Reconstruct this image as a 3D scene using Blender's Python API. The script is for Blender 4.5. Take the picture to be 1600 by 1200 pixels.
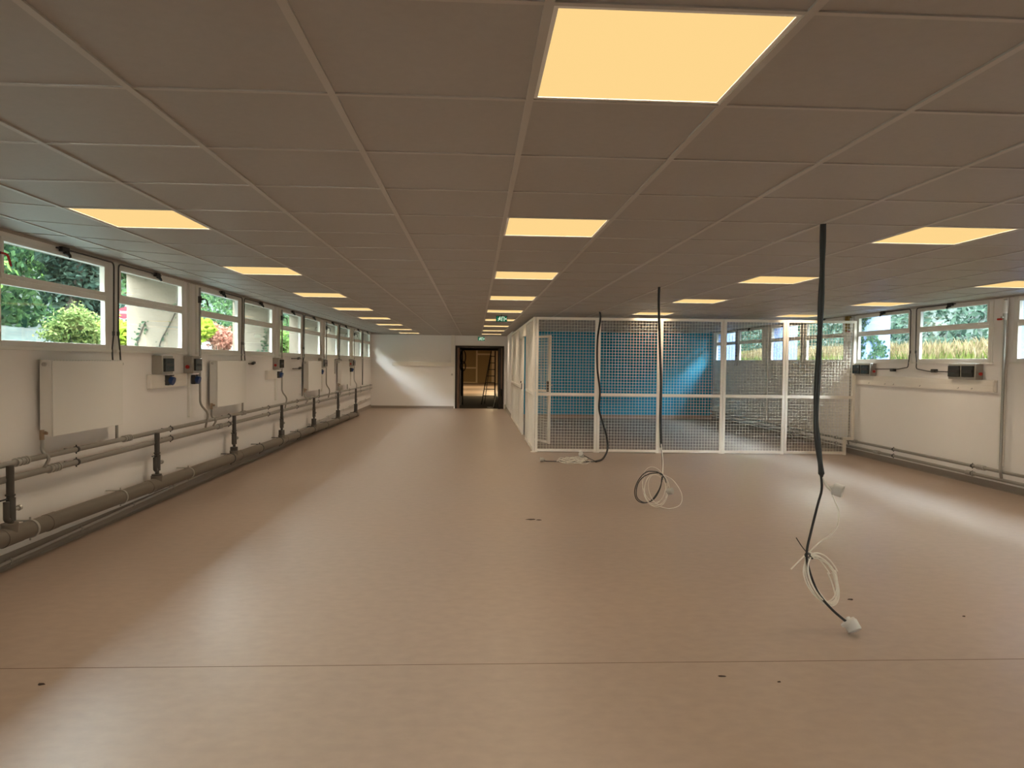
import bpy, math, random
from mathutils import Vector, Matrix, noise
import numpy as np

for o in list(bpy.data.objects):
    bpy.data.objects.remove(o)
SC = bpy.context.scene
COL = SC.collection

# ------------------------------------------------------------------ camera
P_, Y_, R_ = 0.0305835512, 0.0507583045, 0.0117695363
fw = Vector((math.sin(Y_)*math.cos(P_), math.cos(Y_)*math.cos(P_), -math.sin(P_)))
rt0 = Vector((math.cos(Y_), -math.sin(Y_), 0)); up0 = rt0.cross(fw)
rt = rt0*math.cos(R_) + up0*math.sin(R_)
up = -rt0*math.sin(R_) + up0*math.cos(R_)
cd = bpy.data.cameras.new('camera'); cam = bpy.data.objects.new('camera', cd); COL.objects.link(cam)
M = Matrix((rt, up, -fw)).transposed().to_4x4(); M.translation = Vector((0, 0, 1.53))
cam.matrix_world = M
cd.sensor_width = 36; cd.lens = 1124.98/1600*36; cd.clip_start = .05; cd.clip_end = 400
SC.camera = cam
# ------------------------------------------------------------------ light of sky and sun, exposure
W = bpy.data.worlds.new('sky'); SC.world = W; W.use_nodes = True
wn = W.node_tree.nodes; wl = W.node_tree.links
bgn = wn['Background']
tc = wn.new('ShaderNodeTexCoord'); sx = wn.new('ShaderNodeSeparateXYZ'); cr = wn.new('ShaderNodeValToRGB')
wl.new(tc.outputs['Generated'], sx.inputs[0]); wl.new(sx.outputs['Z'], cr.inputs[0]); wl.new(cr.outputs[0], bgn.inputs[0])
cr.color_ramp.elements[0].color = (1.0, .93, .82, 1); cr.color_ramp.elements[1].color = (.78, .88, 1.0, 1)
cr.color_ramp.elements[1].position = .7
bgn.inputs[1].default_value = 26.0
sd = bpy.data.lights.new('sun', 'SUN'); sun = bpy.data.objects.new('sun', sd); COL.objects.link(sun)
sd.energy = 3.0; sd.angle = .01; sd.color = (1, .93, .8)
sun.rotation_euler = Vector((.32, 1, -.95)).to_track_quat('-Z', 'Y').to_euler()
vs = SC.view_settings
vs.view_transform = 'Standard'; vs.look = 'None'; vs.gamma = 1; vs.use_curve_mapping = False
vs.exposure = 0.65

XL, XR, YB, YR, HC = -3.37, 6.58, 23.4, -4.1, 2.372      # left, right, back, rear wall; ceiling
S, GX, GY = .625, .16344, 2.3276                          # ceiling grid
PITCH = 3.65
BAYS = [5.25 + PITCH*k for k in range(-2, 5)]
def zc(x):
    if x < -2.34: return HC + .063*(-2.34-x)/1.03
    if x > 5.79: return HC + .05*(x-5.79)/.79
    return HC

# ------------------------------------------------------------------ materials
def mat(name, col, rough=.6, metal=0., var=.0, scale=4., bump=0., bscale=60., spec=.5, stretch=None):
    m = bpy.data.materials.new(name); m.use_nodes = True
    n = m.node_tree.nodes; l = m.node_tree.links; b = n['Principled BSDF']
    b.inputs['Base Color'].default_value = (*col, 1); b.inputs['Roughness'].default_value = rough
    b.inputs['Metallic'].default_value = metal; b.inputs['Specular IOR Level'].default_value = spec
    g = n.new('ShaderNodeNewGeometry')
    mp = n.new('ShaderNodeMapping'); l.new(g.outputs['Position'], mp.inputs[0])
    if stretch: mp.inputs['Scale'].default_value = stretch
    if var:
        t = n.new('ShaderNodeTexNoise'); t.inputs['Scale'].default_value = scale; t.inputs['Detail'].default_value = 6
        l.new(mp.outputs[0], t.inputs['Vector'])
        r = n.new('ShaderNodeValToRGB'); l.new(t.outputs[0], r.inputs[0])
        r.color_ramp.elements[0].position = .3; r.color_ramp.elements[1].position = .7
        r.color_ramp.elements[0].color = (*[c*(1-var) for c in col], 1)
        r.color_ramp.elements[1].color = (*[min(1, c*(1+var)) for c in col], 1)
        l.new(r.outputs[0], b.inputs['Base Color'])
    if bump:
        t2 = n.new('ShaderNodeTexNoise'); t2.inputs['Scale'].default_value = bscale; t2.inputs['Detail'].default_value = 4
        l.new(mp.outputs[0], t2.inputs['Vector'])
        bp = n.new('ShaderNodeBump'); bp.inputs['Strength'].default_value = bump; bp.inputs['Distance'].default_value = .01
        l.new(t2.outputs[0], bp.inputs['Height']); l.new(bp.outputs[0], b.inputs['Normal'])
    return m
def emit(name, col, st):
    m = bpy.data.materials.new(name); m.use_nodes = True; n = m.node_tree.nodes; l = m.node_tree.links
    n.remove(n['Principled BSDF']); e = n.new('ShaderNodeEmission'); e.inputs[0].default_value = (*col, 1); e.inputs[1].default_value = st
    l.new(e.outputs[0], n['Material Output'].inputs[0]); return m
def panel_mat():
    # LED panel, beam narrowed so the low-angle view stays dim: bright straight down, cut off above about 68 degrees from the vertical
    m = bpy.data.materials.new('led_diffuser'); m.use_nodes = True; n = m.node_tree.nodes; l = m.node_tree.links
    n.remove(n['Principled BSDF']); e = n.new('ShaderNodeEmission')
    g = n.new('ShaderNodeNewGeometry'); d = n.new('ShaderNodeVectorMath'); d.operation = 'DOT_PRODUCT'
    l.new(g.outputs['Normal'], d.inputs[0]); l.new(g.outputs['Incoming'], d.inputs[1])
    a = n.new('ShaderNodeMapRange'); a.inputs[1].default_value = .45; a.inputs[2].default_value = 1; a.inputs[3].default_value = 0; a.inputs[4].default_value = 1
    l.new(d.outputs['Value'], a.inputs[0])
    p = n.new('ShaderNodeMath'); p.operation = 'POWER'; p.inputs[1].default_value = .85; l.new(a.outputs[0], p.inputs[0])
    k = n.new('ShaderNodeMath'); k.operation = 'MULTIPLY_ADD'; k.inputs[1].default_value = PANEL_K
    k.operation = 'MULTIPLY'; l.new(p.outputs[0], k.inputs[0]); l.new(k.outputs[0], e.inputs[1]); e.inputs[0].default_value = (1.0, .80, .58, 1)
    e2 = n.new('ShaderNodeEmission'); e2.inputs[0].default_value = (1.0, .68, .27, 1); e2.inputs[1].default_value = PANEL_BASE   # warm low-angle glow, tinted apart from the beam
    ad = n.new('ShaderNodeAddShader'); l.new(e.outputs[0], ad.inputs[0]); l.new(e2.outputs[0], ad.inputs[1])
    l.new(ad.outputs[0], n['Material Output'].inputs[0]); return m
PANEL_K, PANEL_BASE = 12.5, .635
M_wall = mat('white_wall_paint', (.92, .89, .875), .55, bump=.05, bscale=180)
M_white = mat('white_lacquer', (.86, .84, .80), .35)
M_rad = mat('white_radiator_enamel', (.86, .84, .81), .3)
M_duct = mat('cream_plastic_trunking', (.88, .83, .77), .4)
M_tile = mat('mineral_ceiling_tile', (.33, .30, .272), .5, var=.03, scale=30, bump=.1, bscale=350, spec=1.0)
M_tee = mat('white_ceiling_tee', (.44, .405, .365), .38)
M_floor = mat('beige_vinyl_floor', (.335, .252, .198), .36, spec=.75, var=.06, scale=14, bump=.03, bscale=220, stretch=(.8, 1.2, 1))
M_seam = mat('vinyl_seam', (.15, .10, .07), .9)
M_skirt = mat('taupe_vinyl_skirting', (.34, .29, .25), .5)
M_blue = mat('petrol_blue_paint', (.002, .36, .62), .5)
M_mesh = mat('cream_powder_coat', (.90, .84, .75), .4)
M_steel = mat('grey_steel_pipe', (.36, .345, .32), .33, metal=.45)
M_galv = mat('galvanised_fitting', (.5, .49, .47), .35, metal=.7)
M_pvc = mat('grey_pvc_drain', (.165, .14, .115), .42)
M_pvcd = mat('dark_grey_pvc', (.075, .068, .062), .4)
M_white_pipe = mat('white_plastic_pipe', (.55, .52, .50), .35)
M_black = mat('black_rubber', (.012, .012, .013), .45)
M_dark = mat('dark_grey_plastic', (.05, .05, .052), .35)
M_box = mat('light_grey_box_plastic', (.40, .38, .34), .4)
M_smoke = mat('smoked_window_plastic', (.03, .034, .034), .12)
M_red = mat('red_plastic', (.45, .02, .015), .35)
M_bluep = mat('blue_socket_plastic', (.02, .06, .20), .35)
M_plug = mat('grey_white_plug_plastic', (.52, .50, .47), .45)
M_wcable = mat('white_cable_sheath', (.78, .74, .66), .4)
M_brass = mat('brass_valve', (.35, .25, .17), .35, metal=.6)
M_conc = mat('cream_render', (.175, .15, .115), .9, var=.12, scale=2.5, bump=.3, bscale=30)
M_concr = mat('blue_shaded_render', (.16, .225, .41), .9, var=.1, scale=2.5, bump=.3, bscale=30)  # blue shade of the right-hand fins put into the render colour
M_brown = mat('brown_door_wood', (.20, .11, .065), .5, var=.15, scale=6, stretch=(6, 6, .5))
M_dkfloor = mat('shaded_corridor_floor', (.06, .04, .025), .9)  # dimness of the unlit corridor put into a darker floor colour
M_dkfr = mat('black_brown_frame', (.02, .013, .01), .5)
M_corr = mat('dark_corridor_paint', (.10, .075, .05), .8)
M_farwall = mat('brown_far_panel', (.32, .22, .10), .8)
M_beige = mat('beige_trim', (.70, .55, .35), .6)
M_soil = mat('outside_ground', (.045, .06, .05), .95, var=.5, scale=3)
M_bark = mat('dark_bark', (.05, .04, .03), .9)
M_green = emit('sign_green', (.006, .07, .035), 1.0)
M_signw = mat('sign_white', (.85, .88, .82), .4)
M_signlit = emit('lit_pictogram', (.50, .58, .42), 1.0)
M_signred = mat('sign_red', (.62, .02, .04), .4)
M_debris = mat('dark_scrap', (.04, .025, .02), .8)
M_wood = mat('ochre_foam', (.38, .27, .08), .8)
M_paper = mat('white_sheet', (.72, .68, .62), .7)
M_panel = panel_mat()
M_farlight = emit('far_hall_light', (1, .75, .42), 24.0)

def glass():
    m = bpy.data.materials.new('window_glass'); m.use_nodes = True; n = m.node_tree.nodes; l = m.node_tree.links
    n.remove(n['Principled BSDF'])
    t = n.new('ShaderNodeBsdfTransparent'); t.inputs[0].default_value = (.93, .97, .95, 1)
    g = n.new('ShaderNodeBsdfGlossy'); g.inputs['Roughness'].default_value = .02
    g0 = n.new('ShaderNodeNewGeometry'); dt = n.new('ShaderNodeVectorMath'); dt.operation = 'DOT_PRODUCT'
    l.new(g0.outputs['Normal'], dt.inputs[0]); l.new(g0.outputs['Incoming'], dt.inputs[1])
    ab = n.new('ShaderNodeMath'); ab.operation = 'ABSOLUTE'; l.new(dt.outputs['Value'], ab.inputs[0])
    om = n.new('ShaderNodeMath'); om.operation = 'SUBTRACT'; om.inputs[0].default_value = 1; l.new(ab.outputs[0], om.inputs[1])
    pw = n.new('ShaderNodeMath'); pw.operation = 'POWER'; pw.inputs[1].default_value = 5; l.new(om.outputs[0], pw.inputs[0])
    f = n.new('ShaderNodeMath'); f.operation = 'MULTIPLY_ADD'; f.inputs[1].default_value = .9; f.inputs[2].default_value = .04; l.new(pw.outputs[0], f.inputs[0])
    x = n.new('ShaderNodeMixShader'); l.new(f.outputs[0], x.inputs[0]); l.new(t.outputs[0], x.inputs[1]); l.new(g.outputs[0], x.inputs[2])
    l.new(x.outputs[0], n['Material Output'].inputs[0]); return m
M_glass = glass()
def leafmat(name, c0, c1, tr=.45, sc=3.):
    m = bpy.data.materials.new(name); m.use_nodes = True; n = m.node_tree.nodes; l = m.node_tree.links
    n.remove(n['Principled BSDF'])
    g = n.new('ShaderNodeNewGeometry'); t = n.new('ShaderNodeTexNoise'); t.inputs['Scale'].default_value = sc; t.inputs['Detail'].default_value = 3
    l.new(g.outputs['Position'], t.inputs['Vector'])
    ad = n.new('ShaderNodeMath'); ad.operation = 'MULTIPLY_ADD'; ad.inputs[1].default_value = .45; l.new(g.outputs['Random Per Island'], ad.inputs[0]); l.new(t.outputs[0], ad.inputs[2])
    r = n.new('ShaderNodeValToRGB'); l.new(ad.outputs[0], r.inputs[0])
    r.color_ramp.elements[0].position = .45; r.color_ramp.elements[1].position = .95
    r.color_ramp.elements[0].color = (*c0, 1); r.color_ramp.elements[1].color = (*c1, 1)
    d = n.new('ShaderNodeBsdfDiffuse'); tl = n.new('ShaderNodeBsdfTranslucent'); x = n.new('ShaderNodeMixShader'); x.inputs[0].default_value = tr
    l.new(r.outputs[0], d.inputs[0]); l.new(r.outputs[0], tl.inputs[0]); l.new(d.outputs[0], x.inputs[1]); l.new(tl.outputs[0], x.inputs[2])
    l.new(x.outputs[0], n['Material Output'].inputs[0]); return m
L_dark = leafmat('dark_green_leaves', (.012, .03, .02), (.07, .13, .05))
L_mid = leafmat('mid_green_leaves', (.04, .09, .03), (.22, .36, .09))
L_bright = leafmat('bright_green_leaves', (.04, .08, .02), (.26, .31, .11))
L_yel = leafmat('yellow_green_leaves', (.10, .2, .015), (.36, .44, .06))
L_red = leafmat('red_brown_leaves', (.18, .06, .04), (.52, .27, .2))
L_teal = leafmat('blue_green_leaves', (.012, .028, .022), (.07, .11, .08))
L_dry = leafmat('dry_grass_stalks', (.11, .08, .04), (.26, .205, .12), .3)
L_grass = leafmat('yellow_green_grass', (.03, .055, .012), (.14, .165, .04), .35, 1.2)
L_ivy = leafmat('ivy_leaves', (.02, .05, .03), (.10, .18, .10), .3)

# ------------------------------------------------------------------ mesh helpers
class MB:
    def __init__(s): s.v = []; s.f = []
    def box(s, x0, x1, y0, y1, z0, z1):
        x0, x1 = sorted((x0, x1)); y0, y1 = sorted((y0, y1)); z0, z1 = sorted((z0, z1))
        n = len(s.v)
        s.v += [(x0, y0, z0), (x1, y0, z0), (x1, y1, z0), (x0, y1, z0), (x0, y0, z1), (x1, y0, z1), (x1, y1, z1), (x0, y1, z1)]
        s.f += [(n, n+3, n+2, n+1), (n+4, n+5, n+6, n+7), (n, n+1, n+5, n+4), (n+1, n+2, n+6, n+5), (n+2, n+3, n+7, n+6), (n+3, n, n+4, n+7)]
        return s
    def obox(s, c, u, v, w):      # oriented box: centre and three half-vectors
        c, u, v, w = map(Vector, (c, u, v, w)); n = len(s.v)
        if u.cross(v).dot(w) < 0: u = -u
        for k in (-1, 1):
            for i, j in ((-1, -1), (1, -1), (1, 1), (-1, 1)): s.v.append(tuple(c + u*i + v*j + w*k))
        s.f += [(n, n+3, n+2, n+1), (n+4, n+5, n+6, n+7), (n, n+1, n+5, n+4), (n+1, n+2, n+6, n+5), (n+2, n+3, n+7, n+6), (n+3, n, n+4, n+7)]
        return s
    def tube(s, pts, r, seg=8, cap=True):
        pts = [Vector(p) for p in pts]; rs = r if isinstance(r, (list, tuple)) else [r]*len(pts)
        n0 = len(s.v); prev = None
        for i, p in enumerate(pts):
            a = pts[max(0, i-1)]; b = pts[min(len(pts)-1, i+1)]
            t = (b-a).normalized() if (b-a).length > 1e-9 else Vector((0, 0, 1))
            if prev is None:
                q = Vector((0, 0, 1)) if abs(t.z) < .9 else Vector((1, 0, 0)); u = t.cross(q).normalized()
            else:
                u = (prev - t*prev.dot(t)).normalized()
            prev = u; w = t.cross(u)
            for k in range(seg):
                a_ = 2*math.pi*k/seg; s.v.append(tuple(p + (u*math.cos(a_) + w*math.sin(a_))*rs[i]))
        for i in range(len(pts)-1):
            for k in range(seg):
                a = n0+i*seg+k; b = n0+i*seg+(k+1) % seg; s.f.append((a, b, b+seg, a+seg))
        if cap:
            s.f.append(tuple(n0+k for k in range(seg))[::-1]); s.f.append(tuple(n0+(len(pts)-1)*seg+k for k in range(seg)))
        return s
    def cyl(s, a, b, r, seg=16, r2=None):
        return s.tube([a, b], [r, r if r2 is None else r2], seg)
    def poly(s, pts):
        n = len(s.v); s.v += [tuple(p) for p in pts]; s.f.append(tuple(range(n, n+len(pts)))); return s
    def build(s, name, m, parent=None, smooth=False, bevel=0, **kw):
        me = bpy.data.meshes.new(name); me.from_pydata(s.v, [], s.f); me.materials.append(m); me.update()
        o = bpy.data.objects.new(name, me); COL.objects.link(o)
        if parent is not None:
            o.parent = parent; o.matrix_parent_inverse = Matrix.Translation(-parent.location) if parent.type == 'EMPTY' else Matrix()
        if smooth:
            me.polygons.foreach_set('use_smooth', [True]*len(me.polygons))
            try: me.set_sharp_from_angle(angle=.7)
            except Exception: pass
        if bevel:
            b = o.modifiers.new('bevel', 'BEVEL'); b.width = bevel; b.segments = 2; b.limit_method = 'ANGLE'
        for k, val in kw.items(): o[k] = val
        return o
def thing(name, label, cat, loc, group=None):
    o = bpy.data.objects.new(name, None); COL.objects.link(o); o.location = loc; o.empty_display_size = .1
    o['label'] = label; o['category'] = cat
    if group: o['group'] = group
    return o
def sroot(name, loc):
    o = bpy.data.objects.new(name, None); COL.objects.link(o); o.location = loc; o['kind'] = 'structure'; return o
def smooth_path(pts, n=6):
    pts = [Vector(p) for p in pts]; out = []
    q = [pts[0]*2-pts[1]] + pts + [pts[-1]*2-pts[-2]]
    for i in range(1, len(q)-2):
        a, b, c, d = q[i-1:i+3]
        for k in range(n):
            t = k/n; out.append(.5*((2*b) + (c-a)*t + (2*a-5*b+4*c-d)*t*t + (-a+3*b-3*c+d)*t**3))
    out.append(pts[-1]); return out
def bend(pts, r=.05, n=4):
    """polyline with rounded corners"""
    pts = [Vector(p) for p in pts]; out = [pts[0]]
    for i in range(1, len(pts)-1):
        a, b, c = pts[i-1:i+2]; d1 = (a-b); d2 = (c-b); k = min(r, d1.length*.45, d2.length*.45)
        p = b+d1.normalized()*k; q = b+d2.normalized()*k
        for j in range(n+1):
            t = j/n; out.append(p*(1-t)**2 + b*2*t*(1-t) + q*t*t)
    out.append(pts[-1]); return out
ST = dict(kind='structure')
ORD = ['first', 'second', 'third', 'fourth', 'fifth', 'sixth', 'seventh', 'eighth', 'ninth', 'tenth']

# ------------------------------------------------------------------ room shell
MB().box(XL-.3, XR+.3, YR-.3, YB+.02, -.12, 0).build('floor', M_floor, **ST)
m = MB(); m.box(XL+.01, XR-.01, 3.598, 3.603, 0, .0006); m.build('trim_1', M_seam, **ST)
def side_wall(name, X, s, y1):
    m = MB(); o = X-s*.035
    m.box(X, o, YR-.26, y1, 0, 1.60); m.box(X, o, YR-.26, y1, 2.425, 2.62)
    m.box(X, o, YR-.26, BAYS[0]-.04, 1.6, 2.425)
    for B in BAYS:
        if B+1.55 > y1: break
        m.box(X, o, B+1.55, B+1.65, 1.6, 2.425)
        m.box(X, o, B+3.26, min(B+3.61, y1), 1.6, 2.425)
    m.build(name, M_wall, **ST)
side_wall('wall_left', XL, 1, YB+.25); side_wall('wall_right', XR, -1, YB+.25)
MB().box(XL-.25, XR+.25, YR-.25, YR, 0, 2.62).build('wall_rear', M_wall, **ST)
m = MB(); m.box(XL, -.63, YB, YB+.22, 0, 2.6); m.box(.89, XR, YB, YB+.22, 0, 2.6); m.box(-.63, .89, YB, YB+.22, 2.0, 2.6)
m.build('wall_back', M_wall, **ST)
MB().box(1.0, 1.08, 19.70, YB, 0, 2.6).build('wall_partition', M_wall, **ST)
MB().box(1.08, XR, 19.70, 19.80, 0, 2.6).build('wall_blue', M_blue, **ST)
MB().box(1.08, XR, 19.685, 19.70, 0, .10).build('baseboard_blue', M_skirt, **ST)
def skirt(name, pts, m_):   # coved skirting
    m = MB(); m.poly(pts[0]); m.poly(pts[1]); return m.build(name, m_, **ST)
def cove_side(name, X, s, y0, y1, h=.105, m_=M_skirt):
    prof = [(0, h), (.006, h), (.008, .03), (.014, .012), (.035, .002), (.035, -.01), (0, -.01)]
    m = MB(); n = len(prof)
    for y in (y0, y1):
        for a, z in prof: m.v.append((X+s*a, y, z))
    for i in range(n): m.f.append((i, (i+1) % n, n+(i+1) % n, n+i))
    m.f.append(tuple(range(n))); m.f.append(tuple(range(n, 2*n))[::-1]); m.build(name, m_, **ST)
cove_side('baseboard_left', XL, 1, YR, YB)
cove_side('baseboard_right', XR, -1, YR, 19.68, .085)
cove_side('baseboard_partition', 1.0, -1, 19.72, YB, .08)
MB().box(XL, -.68, YB-.012, YB, 0, .075).build('baseboard_back', M_skirt, **ST)

# ceiling tiles, tees, light panels
LIGHTS = {}
for col, ks in ((-4, range(-1, 9)), (0, range(-1, 9)), (4, range(-1, 5)), (8, range(-1, 5))):
    for k in ks: LIGHTS[(col, 4*k-1)] = k
m = MB()
xs = [XL] + [GX+S*i for i in range(-5, 11)] + [XR]
j0 = int(math.floor((YR-GY)/S)); js = range(j0, 34)
for j in js:
    ya = max(YR, GY+S*j); yb = min(YB, GY+S*(j+1))
    if yb <= ya: continue
    for i in range(len(xs)-1):
        ci = i-6
        if (ci, j) in LIGHTS: continue
        xa, xb = xs[i], xs[i+1]
        if j > 27 and xa > 1.3: pass
        m.poly([(xa, ya, zc(xa)), (xa, yb, zc(xa)), (xb, yb, zc(xb)), (xb, ya, zc(xb))])
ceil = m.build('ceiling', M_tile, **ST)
m = MB(); tw = .012
for x in xs[1:-1]:
    m.box(x-tw, x+tw, YR, YB, zc(x)-.006, zc(x)+.004)
for j in js:
    y = GY+S*j
    if y < YR or y > YB: continue
    br = [XL, -2.34, 5.79, XR]
    for a, b in zip(br, br[1:]):
        n = len(m.v)
        for y_ in (y-.008, y+.008):
            for x_ in (a, b):
                m.v.append((x_, y_, zc(x_)-.0045)); m.v.append((x_, y_, zc(x_)+.003))
        m.f += [(n, n+4, n+6, n+2), (n, n+2, n+3, n+1), (n+4, n+5, n+7, n+6)]
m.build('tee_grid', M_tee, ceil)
m = MB()
for X, s in ((XL, 1), (XR, -1)):
    m.box(X, X+s*.022, YR, YB, zc(X)-.022, zc(X)+.002)
m.box(XL, 1.0, YB-.02, YB, HC-.006, HC+.1)
m.build('edge_angle', M_tee, ceil)
ROW = {-4: 'left-hand row along the left windows', 0: 'middle row leading to the dark doorway', 4: 'row right of the hanging cables', 8: 'right-hand row by the right windows'}
def light_panel(col, k):
    x0 = GX+S*col; y0 = GY+S*(4*k-1)
    t = thing('ceiling_light_panel', 'x', 'ceiling light', (x0+S/2, y0+S/2, HC), 'square warm light panels in the ceiling grid')
    m = MB(); a, b = x0+tw, x0+S-tw; c, d = y0+tw, y0+S-tw; w = .012
    for q in ((a, b, c, c+w), (a, b, d-w, d), (a, a+w, c+w, d-w), (b-w, b, c+w, d-w)): m.box(*q, HC-.002, HC+.012)
    m.box(a, b, c, d, HC+.012, HC+.03)
    m.build('frame', M_white, t)
    m = MB(); z = HC+.001; m.poly([(a+w, c+w, z), (a+w, d-w, z), (b-w, d-w, z), (b-w, c+w, z)]); m.build('diffuser', M_panel, t)
    return t
VIS = {-4: range(1, 9), 0: range(0, 9), 4: range(1, 5), 8: range(2, 5)}
for (col, j), k in LIGHTS.items():
    t = light_panel(col, k)
    v = VIS[col]
    if k in v:
        r = k-v[0]
        if col == 0 and r == 0: t['label'] = 'large glowing orange square panel at the top centre, nearest of all ceiling lights'
        elif r == 0: t['label'] = 'largest glowing square panel of the ' + ROW[col]
        elif k == v[-1]: t['label'] = 'farthest glowing square panel of the ' + ROW[col]
        else: t['label'] = '%s glowing square panel from the camera, %s' % (ORD[r], ROW[col])
    else:
        t['label'] = 'glowing square panel behind the camera or above the frame, ' + ROW[col]
# unseen building mass, raised to shade the right fins; overhangs added outside
MB().box(XL-.08, XR+.08, YR-.3, YB+9.9, 2.66, 6.5).build('ceiling_shade_slab', M_conc, **ST)
MB().box(XL-.7, XL-.036, YR-.3, YB+1, 2.5, 2.66).build('added_overhang', M_conc, **ST)  # unseen, added to keep direct sun out of the left windows
MB().box(XR+.036, XR+.4, YR-.3, YB+1, 2.5, 2.66).build('added_overhang', M_concr, **ST)
for k, B in enumerate(BAYS):
    MB().box(XL-.035, XL-.68, B+3.34, B+3.56, .6, 2.5).build('wall_fin_left', M_conc, **ST)
    MB().box(XR+.035, XR+.69, B+3.42, B+3.62, .6, 2.5).build('wall_fin_right', M_concr, **ST)

# ------------------------------------------------------------------ windows
wn_count = [0]
def window(X, s, y0, y1, label=None):
    """outer frame y0..y1; s points into the room"""
    wn_count[0] += 1
    r = sroot('window_%d' % wn_count[0], (X, (y0+y1)/2, 1.6))
    fx0, fx1 = X-s*.03, X+s*.012
    m = MB(); t = .078
    m.box(fx0, fx1, y0, y0+t, 1.6, 2.425); m.box(fx0, fx1, y1-t, y1, 1.6, 2.425)
    m.box(fx0, fx1, y0+t, y1-t, 1.6, 1.645); m.box(fx0, fx1, y0+t, y1-t, 2.37, 2.425); m.box(fx0, fx1, y0+t, y1-t, 2.04, 2.085)
    m.build('frame', M_white, r, bevel=.004)
    m = MB(); gx = X-s*.03; q0, q1 = y0+t-.006, y1-t+.006    # hinged upper sash
    g = X+s*.020; h = X-s*.026; st_ = .03
    m.box(h, g, q0, q1, 2.083, 2.118); m.box(h, g, q0, q1, 2.345, 2.375); m.box(h, g, q0, q0+st_, 2.118, 2.345); m.box(h, g, q1-st_, q1, 2.118, 2.345)
    m.build('upper_sash', M_white, r, bevel=.003)
    m = MB(); m.box(X-s*.012, X-s*.018, q0+st_, q1-st_, 2.118, 2.345); m.build('pane', M_glass, r)
    m = MB(); m.box(X-s*.012, X-s*.018, y0+t, y1-t, 1.645, 2.04); m.build('pane', M_glass, r)
    m = MB(); m.box(X, X+s*.035, y0-.02, y1+.02, 1.575, 1.602); m.build('sill', M_white, r, bevel=.004)
    m = MB()
    for f_ in (.18, .5, .82):
        y = y0+(y1-y0)*f_; m.box(g, g+s*.008, y-.03, y+.03, 2.086, 2.098)
    m.build('hinge', M_white, r)
for X, s, ymax in ((XL, 1, 24), (XR, -1, 20)):
    for B in BAYS:
        if B+3.3 > ymax: continue
        window(X, s, B-.04, B+1.55); window(X, s, B+1.65, B+3.26)
# white vertical cover strips on the pillars
tn = [1]
for X, s, ymax in ((XL, 1, 23), (XR, -1, 19)):
    for B in BAYS:
        y = B+3.40
        if y > ymax: continue
        tn[0] += 1
        MB().box(X, X+s*.03, y-.045, y+.035, .84 if s > 0 else .30, HC+.03).build('trim_%d' % tn[0], M_white, bevel=.004, **ST)

# ------------------------------------------------------------------ heating pipes on the left wall
def wx(X, s, d): return X+s*d
PILL = ['beside the first radiator', 'between the second and third wall boxes', 'third pillar', 'fourth pillar']
def hpipe(name, label, X, s, d, z0, z1, r, y0, y1, m_, clamp_every, clamp_off, fit, cat='pipe', cm=None, group=None):
    t = thing(name, label, cat, (wx(X, s, d), y0, z0), group)
    zz = lambda y: z0+(z1-z0)*(y-y0)/(y1-y0)
    MB().tube([(wx(X, s, d), y0, z0), (wx(X, s, d), y1, z1)], r, 20).build('tube', m_, t, smooth=True)
    y = y0+clamp_off
    while y < y1-.1:
        m = MB(); z = zz(y); xx = wx(X, s, d)
        m.tube([(xx, y-.012, z), (xx, y+.012, z)], r+.005, 20)
        m.cyl((xx, y, z+r+.016), (xx, y, z-r-.016), .005, 8)
        m.cyl((xx, y, z), (X+s*.0015, y, z), .006, 8)
        m.build('clamp', cm or M_galv, t, smooth=True); y += clamp_every
    for f in fit:
        if y0 < f < y1:
            m = MB(); z = zz(f); xx = wx(X, s, d)
            m.tube([(xx, f-.06, z), (xx, f+.06, z)], r+.004, 20)
            for q in (-.06, -.015, .03, .06): m.tube([(xx, f+q-.008, z), (xx, f+q+.008, z)], r+.010, 20)
            m.build('fitting', M_galv, t, smooth=True)
    return t
hpipe('heating_pipe', 'upper grey heating pipe running the length of the left wall', XL, 1, .10, .78, .755, .021, YR+.1, 22.9, M_steel, 1.83, .92, [5.35, 6.93, 10.33, 14.4], cm=M_dark)
hpipe('heating_pipe', 'lower grey heating pipe just below its twin on the left wall', XL, 1, .10, .675, .65, .024, YR+.1, 22.9, M_steel, 1.83, .92, [5.75, 9.38], cm=M_dark)
hpipe('water_pipe', 'thin pale pipe near the floor of the left wall crossing behind the drain', XL, 1, .045, .02, .355, .011, 3.0, 22.9, M_white_pipe, .93, .45, [], cm=M_galv)
# fix slope of the thin pipe: near the camera it runs low, farther on it climbs above the drain
t = thing('drain_pipe', 'thick brown-grey drain pipe along the foot of the left wall', 'pipe', (XL+.13, 1, .3))
DZ = lambda y: .262-.0125*(y-5.4) if y > 5.4 else .262
DZ = lambda y: .30-.0148*(y-3.4)
MB().tube([(XL+.13, 2.2, DZ(2.2)), (XL+.13, 19.95, DZ(19.95))], .062, 28).build('tube', M_pvc, t, smooth=True)
for y in (5.4, 6.74, 8.3, 9.72, 11.0, 12.1, 13.3, 14.5, 15.8, 17.1, 18.4, 19.6):
    m = MB(); z = DZ(y); m.tube([(XL+.13, y-.012, z), (XL+.13, y+.012, z)], .068, 28); m.box(XL+.0015, XL+.13, y-.012, y+.012, z+.055, z+.063)
    m.cyl((XL+.13, y, z+.085), (XL+.13, y, z-.085), .006, 8); m.build('clamp', M_galv if y < 9 else M_dark, t, smooth=True)
for y in (5.65, 7.35, 10.1, 12.5, 14.9, 17.4):
    m = MB(); z = DZ(y); m.tube([(XL+.13, y-.06, z), (XL+.13, y+.06, z)], .0655, 28); m.build('sleeve', M_pvc, t, smooth=True)
DROPS = [5.17, 7.49, 9.84, 12.22, 14.63, 17.17, 19.69]
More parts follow.
